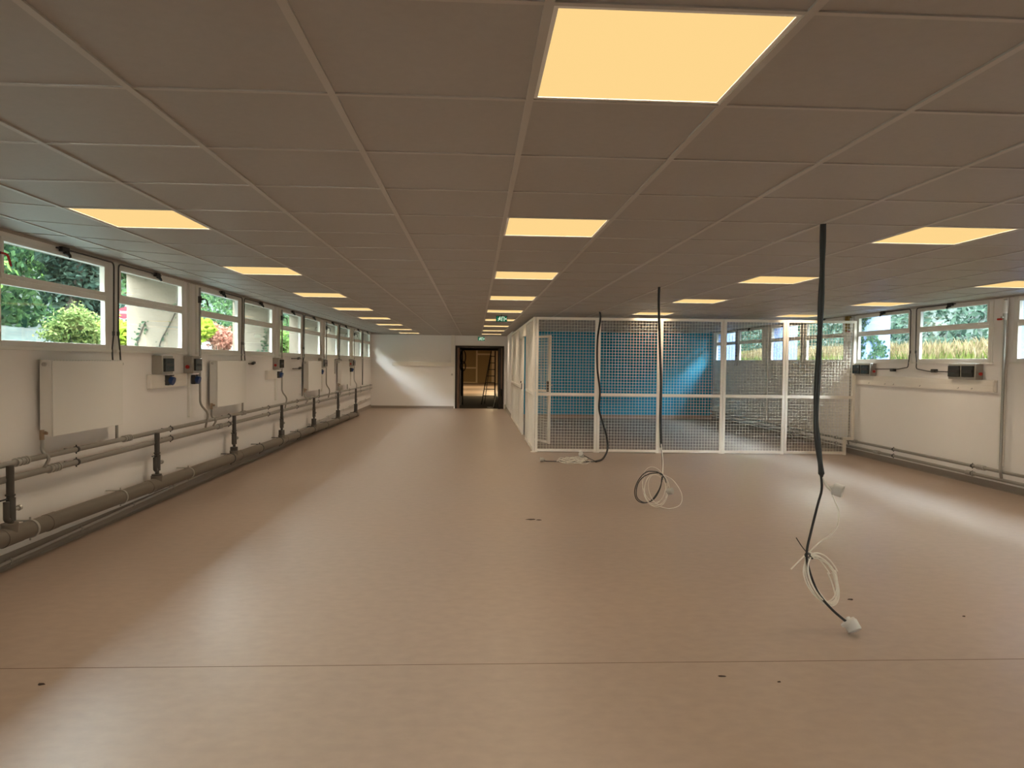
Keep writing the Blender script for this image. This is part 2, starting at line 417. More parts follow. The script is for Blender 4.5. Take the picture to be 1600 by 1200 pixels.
DLBL = ['at the left edge of the picture', 'just right of the first radiator', 'below the second radiator', 'below the lone wall box',
        'below the third radiator', 'left of the fourth radiator bottom', 'at the far end of the drain pipe']
for i, y in enumerate(DROPS):
    t = thing('waste_standpipe', 'dark grey waste standpipe with trap, ' + DLBL[i], 'pipe', (XL+.13, y, DZ(y)), 'dark standpipes feeding the drain pipe')
    x = XL+.135; z0 = DZ(y)
    m = MB(); m.cyl((x, y, .765), (x, y, .42), .025, 16); m.build('tube', M_pvcd, t, smooth=True)
    m = MB(); m.cyl((x, y, .565), (x, y, .555), .032, 16); m.build('collar', M_pvcd, t, smooth=True)
    m = MB(); m.cyl((x, y+.005, .54), (x, y+.005, .38), .030, 16); m.cyl((x, y-.045, .52), (x, y-.045, .41), .02, 12)
    m.tube(bend([(x, y-.045, .43), (x, y-.045, .39), (x, y, .39)], .03), .02, 12); m.build('trap', M_pvcd, t, smooth=True)
    m = MB(); m.cyl((x-.01, y-.09, .535), (x-.01, y-.01, .535), .006, 8); m.build('lever', M_dark, t)
    m = MB(); m.cyl((x, y+.02, .45), (x+.01, y+.07, .455), .012, 10); m.cyl((x+.01, y+.07, .455), (x+.012, y+.09, .458), .02, 12); m.build('knob', M_galv, t, smooth=True)
    m = MB(); m.cyl((x, y, .40), (x, y, .33), .02, 12); m.cyl((x, y-.01, .345), (x, y-.01, z0+.055), .048, 20); m.build('cup', M_pvcd if i else M_pvc, t, smooth=True)
    m = MB(); m.cyl((x, y-.01, z0+.09), (x, y-.01, z0), .055, 20); m.tube([(XL+.13, y-.1, z0), (XL+.13, y+.1, z0)], .066, 24); m.build('tee', M_pvc, t, smooth=True)

# risers with bend and valve
RISL = ['at picture left edge, red-handled valve', 'between the first and second radiators', 'beside the lone wall box', 'right of the third radiator', 'right of the fourth radiator']
for i, y in enumerate([5.12, 8.80, 12.45, 16.10, 19.75]):
    t = thing('riser_pipe', 'thin grey riser pipe on the left wall, ' + RISL[i], 'pipe', (XL+.09, y, .66), 'vertical riser pipes on the left wall')
    x = XL+.075
    m = MB(); m.tube(bend([(x, y, HC), (x, y, .98), (x+.06, y+.11, .86), (x+.03, y+.09, .69)] if i else [(x, y, HC), (x, y, .78)], .06, 5), .0125, 10); m.build('tube', M_steel, t, smooth=True)
    m = MB(); m.cyl((x, y, 2.27), (x, y, 2.19), .022, 12); m.cyl((x, y, 2.235), (x+.05, y-.01, 2.235), .010, 8); m.build('valve', M_dark, t, smooth=True)
    m = MB(); m.tube(bend([(x+.05, y-.01, 2.235), (x+.07, y+.03, 2.23), (x+.08, y+.05, 2.15)], .02), .008, 8); m.build('valve_handle', M_red if i == 0 else M_dark, t, smooth=True)
for i, y in enumerate([8.58, 12.22]):
    t = thing('riser_pipe', 'grey riser pipe on the right wall, ' + ['nearer one with red valve', 'farther one beside the cage corner'][i], 'pipe', (XR-.07, y, .15), 'vertical riser pipes on the right wall')
    x = XR-.065
    m = MB(); m.tube(bend([(x, y, HC), (x, y, .36), (x-.06, y-.08, .27), (x-.03, y-.06, .17)], .06, 5), .018 if i == 0 else .012, 12); m.build('tube', M_steel, t, smooth=True)
    m = MB(); m.cyl((x, y, 2.36), (x, y, 2.2), .03, 14); m.build('insulation', M_white, t, smooth=True)
    m = MB(); m.cyl((x, y, 2.21), (x, y, 2.12), .028, 12); m.cyl((x, y, 2.15), (x-.05, y, 2.15), .014, 10); m.build('valve', M_galv, t, smooth=True)
    m = MB(); m.cyl((x-.03, y+.02, 2.13), (x-.045, y+.07, 2.13), .013, 10); m.build('valve_knob', M_red, t, smooth=True)
hpipe('heating_pipe', 'upper grey heating pipe low on the right wall', XR, -1, .08, .255, .235, .021, YR+.1, 19.6, M_steel, 1.78, .6, [8.9, 12.0], cm=M_dark)
hpipe('heating_pipe', 'lower grey heating pipe low on the right wall', XR, -1, .08, .155, .135, .021, YR+.1, 19.6, M_steel, 1.78, .6, [9.1, 11.3], cm=M_dark)

# ------------------------------------------------------------------ radiators
RADS = [(5.69, 6.80, 'largest white panel radiator on the left wall, nearest the camera'), (9.22, 10.37, 'second white panel radiator from the camera, right of the two wall boxes'),
        (14.15, 15.35, 'third white panel radiator from the camera, with crank handles to its left'), (17.6, 18.68, 'farthest small-looking white panel radiator on the left wall')]
for i, (a, b, lb) in enumerate(RADS):
    t = thing('radiator', lb, 'radiator', (XL+.08, (a+b)/2, .915), 'white panel radiators on the left wall')
    z0, z1 = .915, 1.505
    m = MB(); m.box(XL+.122, XL+.132, a+.004, b-.004, z0, z1-.006); m.build('front_panel', M_rad, t, bevel=.004)
    m = MB(); m.box(XL+.035, XL+.122, a, a+.006, z0+.005, z1); m.build('side_panel', M_rad, t, bevel=.002)
    m = MB(); m.box(XL+.035, XL+.122, b-.006, b, z0+.005, z1); m.build('side_panel', M_rad, t, bevel=.002)
    m = MB(); m.box(XL+.04, XL+.12, a+.008, b-.008, z0+.02, z1-.02)
    m.build('heating_core', M_rad, t)
    m = MB()
    for k in range(26):
        y = a+.02+(b-a-.04)*k/25.; m.box(XL+.04, XL+.12, y-.008, y+.008, z1-.012, z1-.002)
    m.box(XL+.035, XL+.043, a, b, z1-.02, z1); m.build('top_grille', M_rad, t)
    m = MB()
    for y in (a+.15, b-.15): m.box(XL+.0015, XL+.036, y-.02, y+.02, z0+.08, z1-.06)
    m.build('bracket', M_dark, t)
    m = MB(); m.cyl((XL+.075, a, z1-.035), (XL+.075, a-.018, z1-.035), .016, 14); m.cyl((XL+.075, a-.018, z1-.035), (XL+.075, a-.026, z1-.035), .009, 10)
    m.build('bleed_plug', M_plug, t, smooth=True)
    if i == 0:
        m = MB(); m.cyl((XL+.08, b, z1-.035), (XL+.08, b+.03, z1-.035), .012, 12); m.cyl((XL+.08, b+.03, z1-.035), (XL+.08, b+.075, z1-.035), .02, 14); m.build('thermostat', M_plug, t, smooth=True)
    m = MB(); m.cyl((XL+.075, a+.0, z0+.03), (XL+.075, a-.045, z0+.03), .013, 10); m.cyl((XL+.075, a-.045, z0+.055), (XL+.075, a-.045, z0-.02), .016, 12)
    m.cyl((XL+.075, a-.045, z0+.03), (XL+.115, a-.045, z0+.03), .011, 10); m.build('valve', M_brass, t, smooth=True)
    m = MB(); m.tube(bend([(XL+.075, a-.045, z0), (XL+.075, a-.045, .80), (XL+.14, a-.055, .76), (XL+.10, a-.075, .675)], .05, 5), .0125, 10); m.build('feed_pipe', M_steel, t, smooth=True)
    m = MB(); m.cyl((XL+.09, b-.04, z0+.01), (XL+.09, b-.04, .78), .0125, 10); m.build('return_pipe', M_steel, t, smooth=True)

# ------------------------------------------------------------------ wall boxes, sockets, trunking
def wallbox(X, s, y0, y1, label, nwin, red, depth=.11, z0=1.355, z1=1.555):
    t = thing('distribution_box', label, 'electrical box', (X, (y0+y1)/2, z0), 'grey electrical boxes with smoked covers')
    x1 = X+s*depth
    MB().box(X, x1, y0, y1, z0, z1).build('body', M_box, t, bevel=.008)
    w = (y1-y0)/nwin
    for k in range(nwin):
        a = y0+w*k+.022; b = y0+w*(k+1)-.022
        c = MB().box(x1-s*.004, x1+s*.022, a, b, z0+.03, z1-.03).build('smoked_cover', M_smoke, t, bevel=.006)
        m = MB(); yy = a+.025
        while yy < b-.03:
            m.box(x1+s*.020, x1+s*.0235, yy, yy+.014, z0+.085, z1-.085); yy += .018
        m.build('breaker_row', M_dark, t)
    if red is not None:
        yb = y0 if red < 0 else y1; q = red
        m = MB(); m.cyl((X+s*.055, yb, z0+.075), (X+s*.055, yb+q*.02, z0+.075), .012, 12); m.cyl((X+s*.055, yb+q*.02, z0+.075), (X+s*.055, yb+q*.032, z0+.075), .022, 18)
        m.build('emergency_button', M_red, t, smooth=True)
    return t
wallbox(XL, 1, 7.68, 7.95, 'grey electrical box without button, between radiator and pillar, above the trunking', 1, None)
wallbox(XL, 1, 8.50, 8.74, 'grey electrical box with red button at the first pillar, above the trunking', 1, -1)
wallbox(XL, 1, 12.15, 12.40, 'grey electrical box with red button at the second pillar, right of the second radiator', 1, -1)
wallbox(XL, 1, 15.62, 15.98, 'small-looking grey electrical box at the pillar right of the third radiator', 1, -1)
wallbox(XL, 1, 19.35, 19.66, 'farthest grey electrical box on the left wall, right of the fourth radiator', 1, -1)
wallbox(XR, -1, 9.02, 9.56, 'large grey double electrical box with red button, right wall above the trunking end', 2, -1, z0=1.37, z1=1.58)
wallbox(XR, -1, 11.52, 12.06, 'grey double electrical box with red button on the right wall beside the cage', 2, -1, z0=1.37, z1=1.58)
def socket(X, s, y, z, label, d0):
    t = thing('power_socket', label, 'socket', (X, y, z), 'dark sockets with blue lids')
    x0 = X+s*d0
    MB().box(x0, x0+s*.05, y-.045, y+.045, z-.055, z+.055).build('body', M_dark, t, bevel=.008)
    m = MB(); m.cyl((x0+s*.045, y, z), (x0+s*.085, y, z-.012), .045, 22); m.build('lid', M_bluep, t, smooth=True)
    m = MB(); m.box(x0+s*.05, x0+s*.08, y-.02, y+.02, z+.045, z+.058); m.build('hinge', M_dark, t)
socket(XL, 1, 7.93, 1.29, 'dark socket with blue lid in the middle of the left trunking', .04)
socket(XL, 1, 8.68, 1.28, 'dark socket with blue lid at the pillar end of the left trunking', .03)
socket(XL, 1, 12.30, 1.27, 'dark socket with blue lid under the lone box of the second pillar', .04)
socket(XL, 1, 15.70, 1.27, 'dark socket with blue lid under the box right of the third radiator', .01)
socket(XL, 1, 19.50, 1.27, 'farthest dark socket with blue lid, near the far corner of the left wall', .01)
def trunk(X, s, y0, y1, z0, z1, label):
    t = thing('cable_trunking', label, 'trunking', (X, (y0+y1)/2, z0))
    MB().box(X+s*.0015, X+s*.045, y0, y1, z0, z1).build('body', M_duct, t, bevel=.005)
    m = MB(); h = z1-z0
    m.box(X+s*.045, X+s*.049, y0+.01, y1-.01, z0+.012, z0+h*.47); m.box(X+s*.045, X+s*.049, y0+.01, y1-.01, z0+h*.53, z1-.012)
    m.build('cover_strip', M_duct, t, bevel=.0015)
    m = MB()
    for f in (.12, .2, .45, .65, .72, .86):
        y = y0+(y1-y0)*f
        m.box(X+s*.049, X+s*.0505, y-.012, y-.004, z0+.03, z0+.045); m.box(X+s*.049, X+s*.0505, y+.008, y+.016, z0+.025, z0+.035)
    if y1-y0 > 2: m.build('screw_marks', M_dark, t)
    return t
trunk(XL, 1, 7.56, 8.48, 1.21, 1.355, 'cream cable trunking under the two wall boxes on the left wall')
trunk(XL, 1, 11.72, 12.28, 1.20, 1.345, 'short cream cable trunking under the lone box on the left wall')
trunk(XR, -1, 8.76, 12.12, 1.215, 1.37, 'long cream cable trunking below the windows on the right wall')
t = thing('cable_trunking', 'long cream cable trunking across the far white wall with riser by the door', 'trunking', (-1.7, YB, 1.37))
MB().box(-2.68, -.69, YB-.055, YB-.0015, 1.365, 1.50).build('body', M_duct, t, bevel=.005)
MB().box(-2.66, -.70, YB-.059, YB-.055, 1.385, 1.48).build('cover_strip', M_duct, t)
MB().box(-.80, -.68, YB-.05, YB-.0015, 1.50, HC).build('riser_duct', M_duct, t, bevel=.004)
t = thing('light_switch', 'small white light switch left of the dark doorway', 'switch', (-.76, YB, 1.1))
MB().box(-.80, -.72, YB-.012, YB, 1.06, 1.14).build('plate', M_white, t, bevel=.003)
MB().box(-.785, -.735, YB-.018, YB-.012, 1.075, 1.125).build('rocker', M_plug, t, bevel=.002)
t = thing('foam_strip', 'ochre foam strip at the ceiling above the cage end pillar', 'foam', (XR-.05, 12.34, 2.12))
MB().box(XR-.085, XR-.005, 12.30, 12.42, 2.12, 2.40).build('block', M_wood, t, bevel=.01)
# ------------------------------------------------------------------ window openers and their conduits
OPL = []
def opener(X, s, yo, ym, label, cat='window opener', tail=None):
    t = thing('window_opener', label, cat, (X, yo, 2.40), 'black window openers with thin conduits')
    x = X+s*.02; sg = 1 if ym > yo else -1
    m = MB(); m.box(x, x+s*.035, yo-.05, yo+.05, 2.375, 2.415); m.cyl((x+s*.03, yo-.02, 2.37), (x+s*.03, yo+.06*1, 2.355), .014, 10)
    m.cyl((x+s*.02, yo+.03, 2.40), (x+s*.05, yo+.03, 2.335), .012, 10)
    m.build('gear', M_black, t, bevel=.004)
    m = MB(); m.box(x, x+s*.012, yo-.09, yo+.12, 2.392, 2.405); m.build('slide_rail', M_dark, t)
    pts = [(x+s*.02, yo+sg*.04, 2.398), (x+s*.02, ym, 2.398), (x+s*.015, ym, 1.75), (x+s*.015, ym-.03*sg, 1.60)]
    pts += tail or [(x+s*.02, ym-.03*sg, 1.50)]
    m = MB(); m.tube(bend(pts, .05, 6), .0075, 8); m.build('conduit', M_dark, t, smooth=True)
    m = MB(); m.cyl((x+s*.014, ym, 1.77), (x+s*.014, ym, 1.73), .012, 8); m.build('clip', M_dark, t)
    return t, x
def crank(t, X, s, y0, y1, z):
    x = X+s*.03
    m = MB(); m.cyl((x, y0, z), (x, y1, z), .008, 8); a, b = (y0, y1)
    m.build('crank_rod', M_dark, t, smooth=True)
    m = MB(); q = y1 + (y0-y1)*.25; m.obox((x, q, z+.008), (.018, 0, 0), (0, .05, .01), (0, -.004, .014)); m.build('crank_bracket', M_dark, t)
WL = ['first', 'second', 'third', 'fourth', 'fifth', 'sixth', 'seventh', 'eighth', 'ninth', 'tenth']
for k, B in enumerate(BAYS[2:]):
    for h, (yo, ym) in enumerate(((B+.78, B+1.575), (B+2.48, B+1.66))):
        lab = 'black opener gear with conduit on the %s left window from the camera' % WL[2*k+h]
        tail = None
        if k == 2: tail = [(XL+.03, ym-.13, 1.45), (XL+.03, ym-.14, 1.2), (XL+.03, ym-.14, .82)] if h else None
        if k == 3: tail = [(XL+.035, ym, 1.545), (XL+.035, ym+(.22 if h else -.5), 1.545)] + ([(XL+.035, ym-.5, 1.2)] if not h else [(XL+.035, ym+.24, 1.5)])
        if k == 4: tail = [(XL+.035, ym, 1.0), (XL+.035, ym, .8)]
        t, x = opener(XL, 1, yo, ym, lab, tail=tail)
        if k == 2:
            crank(t, XL, 1, ym-.85, ym-.15, 1.545 if not h else 1.36)
        if k == 1 and h:
            crank(t, XL, 1, B+1.9, B+2.2, 1.46)
for n_, (yo, ym) in enumerate(((9.66, 10.42), (11.31, 10.56))):
    B = 8.9
    if n_ == 0: tail = [(XR-.035, 10.40, 1.50), (XR-.035, 10.10, 1.465), (XR-.035, 9.6, 1.465)]
    else: tail = [(XR-.035, 10.60, 1.52), (XR-.035, 10.85, 1.49), (XR-.035, 11.5, 1.485)]
    t, x = opener(XR, -1, yo, ym, ['black opener gear with conduit on the wide right window showing tall grass', 'black opener gear with conduit on the right window nearest the cage'][n_], tail=tail)
    m = MB(); y = (9.98, 11.0)[n_]; m.box(XR-.06, XR, y-.045, y+.045, 1.45, 1.50); m.build('bracket', M_dark, t, bevel=.01)
for n_, B in enumerate((12.55, 16.2)):
    for h, (yo, ym) in enumerate(((B+.78, B+1.575), (B+2.48, B+1.66))):
        opener(XR, -1, yo, ym, 'black opener gear with conduit on the %s right window behind the cage mesh' % WL[2*n_+h])

# ------------------------------------------------------------------ wire mesh cage
def cage_panel(p, q, label, z1=2.30, cut=None, rail=.99, name='mesh_panel', wires=True, zb=.012, cat='mesh panel', vrails=0, parent=None):
    """panel between floor points p and q"""
    p = Vector((*p, 0)); q = Vector((*q, 0)); u = (q-p); L = u.length; u.normalize(); nrm = Vector((-u.y, u.x, 0))
    t = parent or thing(name, label, cat, tuple((p+q)/2), 'cream wire mesh panels of the cage')
    hw, hd = .022, .02
    def bar(a, b, c, d, mbb):    # along a..b, z c..d
        cc = p+u*((a+b)/2)+Vector((0, 0, (c+d)/2)); mbb.obox(cc, u*(b-a)/2, nrm*hd, Vector((0, 0, (d-c)/2)))
    m = MB(); g = .003
    bar(g, g+2*hw, 0 if not cut else zb, z1, m)
    if cut:     # stepped lower corner that clears the wall pipes
        bar(L-g-2*hw, L-g, cut[1], z1, m); bar(cut[0]-2*hw, cut[0], 0, cut[1], m); bar(cut[0]-2*hw, L-g, cut[1]-2*hw, cut[1], m)
        bar(g+2*hw, cut[0]-2*hw, zb, zb+2*hw, m)
    else:
        bar(L-g-2*hw, L-g, 0, z1, m); bar(g+2*hw, L-g-2*hw, zb, zb+2*hw, m)
    bar(g+2*hw, L-g-2*hw, z1-2*hw, z1, m)
    m.build('frame', M_mesh, t)
    m = MB(); bar(g+2*hw, L-g-2*hw, rail-.024, rail+.024, m); m.build('middle_rail', M_mesh, t)
    m = MB(); r = .0021; a0, a1 = g+2*hw, L-g-2*hw
    def wire(a, b, c, d, off):
        cc = p+u*((a+b)/2)+Vector((0, 0, (c+d)/2))+nrm*off; m.obox(cc, u*max(r, (b-a)/2), nrm*r, Vector((0, 0, max(r, (d-c)/2))))
    nx = int(round((a1-a0)/.05)); 
    for i in range(1, nx):
        a = a0+(a1-a0)*i/nx; wire(a, a, (cut[1]-.02 if cut and a > cut[0]-.03 else zb+.03), z1-.03, .003)
    nz = int(round((z1-zb-.08)/.05))
    for i in range(1, nz):
        z = zb+.04+(z1-zb-.08)*i/nz; e = a1 if not (cut and z < cut[1]) else cut[0]-.03
        wire(a0-.01, e+.01, z, z, -.003)
    m.build('wire_mesh', M_mesh, t)
    return t
def fp(x): return (x, 12.225-.036*(x-1.02))
bx = [1.02, 2.075, 3.14, 4.225, 5.29]
CL = ['first wire mesh panel of the cage front, at its left corner', 'second wire mesh panel of the cage front from the left', 'middle wire mesh panel of the cage front, blue wall behind', 'fourth wire mesh panel of the cage front, wall windows behind']
for i in range(4): cage_panel(fp(bx[i]), fp(bx[i+1]), CL[i])
cage_panel(fp(5.29), fp(6.50), 'last wire mesh panel of the cage front, notched at the right wall', cut=(1.075, .30))
# corner post and side run with the doorway
t = thing('corner_post', 'square cream post at the front left corner of the cage', 'post', (.995, 12.25, 0))
MB().box(.975, 1.018, 12.205, 12.25, 0, 2.3).build('shaft', M_mesh, t, bevel=.003)
MB().box(.955, 1.03, 12.17, 12.28, 0, .006).build('foot_plate', M_mesh, t)
cage_panel((1.0, 12.26), (1.0, 13.25), 'wire mesh panel on the cage side next to the front corner')
cage_panel((1.0, 13.25), (1.0, 14.12), 'wire mesh panel on the cage side just before the doorway')
cage_panel((1.0, 16.2), (1.0, 17.35), 'wire mesh panel on the cage side after the closed leaf')
cage_panel((1.0, 17.35), (1.0, 18.5), 'wire mesh panel on the cage side, second after the closed leaf')
cage_panel((1.0, 18.5), (1.0, 19.68), 'wire mesh panel on the cage side against the white partition wall')
t = thing('door_header', 'cream header bar over the doorway in the cage side', 'header bar', (1.0, 15.1, 2.06))
MB().box(.98, 1.02, 14.12, 16.2, 2.06, 2.30).build('beam', M_mesh, t)
t = cage_panel((1.0, 15.1), (1.0, 16.2), 'closed mesh door leaf in the cage side with black lock', z1=2.05, name='mesh_door', cat='door')
MB().box(.965, 1.03, 15.11, 15.15, .96, 1.08).build('lock', M_black, t)
MB().box(.945, .965, 15.115, 15.145, 1.09, 1.13).build('handle', M_black, t)
t = cage_panel((1.03, 14.13), (1.40, 13.43), 'open mesh door leaf swung into the cage, seen through the front mesh', z1=2.04, name='mesh_door', cat='door')
u_ = Vector((.37, -.70, 0)).normalized()
c_ = Vector((1.03, 14.13, 0))+u_*.74
m = MB(); m.obox(c_+Vector((0, 0, 1.08)), u_*.03, Vector((u_.y, -u_.x, 0))*.035, Vector((0, 0, .10))); m.build('lock', M_black, t)
m = MB(); m.cyl(c_+Vector((0, 0, 1.10)), c_+Vector((.07, .04, 1.10)), .009, 10); m.cyl(c_+Vector((.07, .04, 1.10)), c_+Vector((.07, .04, 1.10))-u_*.12, .009, 10); m.build('handle', M_galv, t)

# ------------------------------------------------------------------ hanging cables
def plug(name_parent, c, ax, m_=M_plug, r=.03):
    c = Vector(c); ax = Vector(ax).normalized()
    k = r*.75; m = MB(); m.tube([c-ax*k, c-ax*k*.85, c+ax*k*.85, c+ax*k], [r*.88, r, r, r*.93], 28); m.build('end_cap', m_, name_parent, smooth=True)
    m = MB(); m.tube([c-ax*(k+.022), c-ax*k*.9], [r*.3, r*.42], 12); m.build('gland', m_, name_parent, smooth=True)
def ring_pts(c, a, b, tilt, n=40, yoff=0, ph=0, turns=1., wob=.0, rnd=None):
    out = []
    for i in range(int(n*turns)+1):
        th = ph+2*math.pi*i/n; x = a*math.cos(th); z = b*math.sin(th)
        out.append((c[0]+x*math.cos(tilt)-z*math.sin(tilt), c[1]+yoff+wob*math.sin(th*1.3+ph), c[2]+x*math.sin(tilt)+z*math.cos(tilt)))
    return out
random.seed(3)
t = thing('hanging_cable', 'nearest hanging black cable sleeve at the right with white coil and two grey caps', 'cable', (2.04, 4.19, HC), 'black cables hanging from the ceiling')
pp = [(2.045, 4.19, HC+.02), (2.046, 4.19, 2.2), (2.046, 4.19, 2.03), (2.043, 4.19, 1.84), (2.040, 4.19, 1.65), (2.027, 4.18, 1.38), (2.022, 4.17, 1.19), (2.034, 4.16, 1.05), (2.046, 4.15, .94), (2.055, 4.15, .868)]
sp = smooth_path(pp, 6); rs = [.0165+.002*math.sin(i*.5) for i in range(len(sp))]; rs[-1] = .008; rs[-2] = .011
MB().tube(sp, rs, 12).build('sleeve', M_black, t, smooth=True)
m = MB(); m.tube(smooth_path([(2.05, 4.15, .89), (2.052, 4.14, .80), (2.02, 4.12, .71), (1.975, 4.1, .56), (1.942, 4.08, .438), (1.95, 4.06, .34), (1.99, 4.03, .22), (2.05, 4.0, .14), (2.11, 3.97, .085), (2.135, 3.96, .067)]), .0075, 8)
m.build('black_cable', M_black, t, smooth=True)
m = MB(); m.tube(smooth_path([(2.052, 4.15, .88), (2.075, 4.14, .83), (2.10, 4.13, .80)]), .0065, 8)
m.tube(smooth_path([(2.1, 4.13, .80), (2.125, 4.12, .73), (2.144, 4.11, .672), (2.135, 4.1, .60), (2.10, 4.1, .545), (2.025, 4.1, .491), (1.96, 4.08, .445), (1.94, 4.08, .43)]), .0044, 8)
for i in range(6):
    cx = 2.035+.008*random.uniform(-1, 1); a = .078+.022*random.uniform(-1, 1); b = .148+.026*random.uniform(-1, 1)
    m.tube(ring_pts((cx, 4.06, .285+.01*random.uniform(-1, 1)), a, b, .40+.22*random.uniform(-1, 1), 36, yoff=.02*random.uniform(-1, 1), wob=.03), .0044, 6, cap=False)
m.tube(smooth_path([(1.94, 4.08, .43), (1.89, 4.08, .38), (1.85, 4.08, .34)]), .0042, 6)
m.build('white_cable', M_wcable, t, smooth=True)
m = MB(); m.tube(smooth_path([(1.872, 4.07, .528), (1.91, 4.06, .47), (1.945, 4.05, .43), (1.965, 4.05, .41), (1.955, 4.08, .405)]), .003, 6); m.tube(ring_pts((1.945, 4.075, .425), .016, .013, 0, 16), .003, 6); m.build('cable_tie', M_black, t)
plug(t, (2.135, 4.11, .80), (.75, -.6, -.25), r=.037)
plug(t, (2.15, 3.94, .055), (.25, -.6, -.75), r=.040)
for q in ((2.15, 3.94, .055),):
    MB().cyl((2.13, 3.955, .078), (2.138, 3.95, .066), .043, 20).build('cap_flange', M_plug, t, smooth=True)
t = thing('hanging_cable', 'middle hanging black cable with loose black and white coils above the floor', 'cable', (2.01, 7.88, HC), 'black cables hanging from the ceiling')
MB().tube(smooth_path([(2.006, 7.85, HC+.02), (2.004, 7.85, 2.2), (2.015, 7.83, 1.8), (2.032, 7.80, 1.32), (2.022, 7.75, .9), (2.02, 7.70, .62)], 6), .0135, 10).build('sleeve', M_black, t, smooth=True)
m = MB()
m.tube(smooth_path([(2.02, 7.70, .64), (2.01, 7.6, .48), (1.985, 7.5, .354), (1.93, 7.5, .385), (1.82, 7.5, .385), (1.74, 7.5, .31), (1.695, 7.5, .2), (1.71, 7.5, .10), (1.78, 7.5, .055), (1.87, 7.5, .08), (1.95, 7.5, .19), (1.985, 7.5, .30), (1.985, 7.5, .36),
                    (1.90, 7.49, .375), (1.79, 7.49, .34), (1.72, 7.49, .25), (1.715, 7.49, .12), (1.80, 7.49, .06), (1.90, 7.49, .10), (1.965, 7.49, .22), (1.98, 7.49, .34)], 5), .0055, 8)
m.tube(smooth_path([(1.98, 7.5, .36), (2.01, 7.5, .32), (2.03, 7.5, .27)]), .005, 8)
m.build('black_cable', M_black, t, smooth=True)
m = MB(); m.tube(smooth_path([(2.018, 7.69, .66), (2.015, 7.6, .5), (1.99, 7.5, .36)]), .005, 6)
for i in range(5):
    m.tube(ring_pts((1.90+.05*random.uniform(-1, 1), 7.5, .22+.03*random.uniform(-1, 1)), .12+.03*random.uniform(-1, 1), .17+.02*random.uniform(-1, 1), .3*random.uniform(-1, 1), 32, yoff=.03*random.uniform(-1, 1), wob=.04), .0026, 6, cap=False)
m.tube(smooth_path([(1.99, 7.5, .36), (2.10, 7.5, .30), (2.19, 7.48, .16), (2.17, 7.45, .05), (2.05, 7.42, .012), (1.93, 7.40, .04)]), .0028, 6)
m.build('white_cable', M_wcable, t, smooth=True)
plug(t, (2.06, 7.45, .19), (.7, -.6, .2), m_=M_box, r=.035)
t = thing('hanging_cable', 'farthest hanging black cable ending in a small white coil on the floor', 'cable', (2.01, 11.7, HC), 'black cables hanging from the ceiling')
MB().tube(smooth_path([(2.02, 11.75, HC+.02), (2.03, 11.72, 2.25), (1.985, 11.7, 1.9), (1.99, 11.7, 1.45), (2.02, 11.6, 1.08), (2.011, 11.6, .78), (2.088, 11.6, .513), (2.133, 11.55, .33), (2.12, 11.4, .14), (2.0, 11.15, .03), (1.86, 10.95, .016)], 6), .016, 10).build('sleeve', M_black, t, smooth=True)
m = MB(); m.tube(smooth_path([(1.88, 10.95, .016), (1.72, 10.96, .012), (1.55, 10.98, .01), (1.35, 10.98, .01), (1.12, 10.98, .012), (1.05, 10.98, .02)]), .007, 8)
m.tube(smooth_path([(1.86, 10.95, .016), (1.78, 10.99, .05), (1.70, 11.02, .09), (1.66, 11.03, .10)]), .006, 8); m.build('black_cable', M_black, t, smooth=True)
m = MB()
for i in range(5):
    cx = 1.52+.05*random.uniform(-1, 1); a = .2+.03*random.uniform(-1, 1); m.tube([(cx+a*math.cos(2*math.pi*k/36), 10.97+a*.9*math.sin(2*math.pi*k/36), .008+.012*i+.01*math.sin(k)) for k in range(37)], .005, 6)
m.tube(smooth_path([(1.86, 10.95, .014), (1.75, 11.05, .012), (1.6, 11.1, .012)]), .005, 6); m.build('white_cable', M_wcable, t, smooth=True)
plug(t, (1.64, 11.0, .115), (-.3, -.6, .5), r=.04); plug(t, (1.03, 10.97, .038), (-1, -.2, 0), m_=M_box, r=.036)

# ------------------------------------------------------------------ exit signs
def exit_sign(x, y, z0, w, h, label, hang):
    t = thing('exit_sign', label, 'exit sign', (x+w/2, y, z0), 'green and white exit signs')
    MB().box(x, x+w, y, y+.03, z0, z0+h).build('housing', M_dark if hang else M_white, t, bevel=.004)
    MB().box(x+.006, x+w-.006, y-.004, y, z0+.006, z0+h-.006).build('green_field', M_green, t)
    m = MB(); yf = y-.006
    def rc(a, b, c, d): m.box(x+w*a, x+w*b, yf, yf+.003, z0+h*c, z0+h*d)
    def pl(pts): 
        p = [(x+w*a, yf, z0+h*b) for a, b in pts]; m.poly(p)
    # door
    rc(.50, .56, .12, .88); rc(.56, .74, .80, .88); rc(.70, .76, .12, .80)
    # running figure
    m.cyl((x+w*.36, yf, z0+h*.80), (x+w*.36, yf+.003, z0+h*.80), h*.085, 14)
    pl([(.30, .72), (.40, .68), (.36, .42), (.27, .44)]); pl([(.27, .46), (.36, .46), (.46, .28), (.42, .22)])
    pl([(.27, .46), (.34, .44), (.22, .16), (.15, .18)]); pl([(.38, .66), (.47, .56), (.46, .50), (.36, .58)]); pl([(.30, .70), (.20, .60), (.17, .46), (.22, .46), (.26, .58)])
    # arrow
    pl([(.80, .5), (.93, .68), (.93, .32)]); m.build('pictogram', M_signlit, t)
    if hang:
        MB().cyl((x+w/2, y+.015, z0+h), (x+w/2, y+.015, HC), .008, 8).build('hanger', M_dark, t)
        MB().box(x-.005, x+w+.005, y-.008, y-.002, z0+h-.008, z0+h+.004).build('edge_strip', M_dark, t)
exit_sign(.355, 12.9, 2.245, .20, .105, 'green and white exit sign hanging from the ceiling in front of a light panel', True)
exit_sign(.06, YB-.035, 2.20, .23, .13, 'small green and white exit sign on the wall above the dark doorway', False)

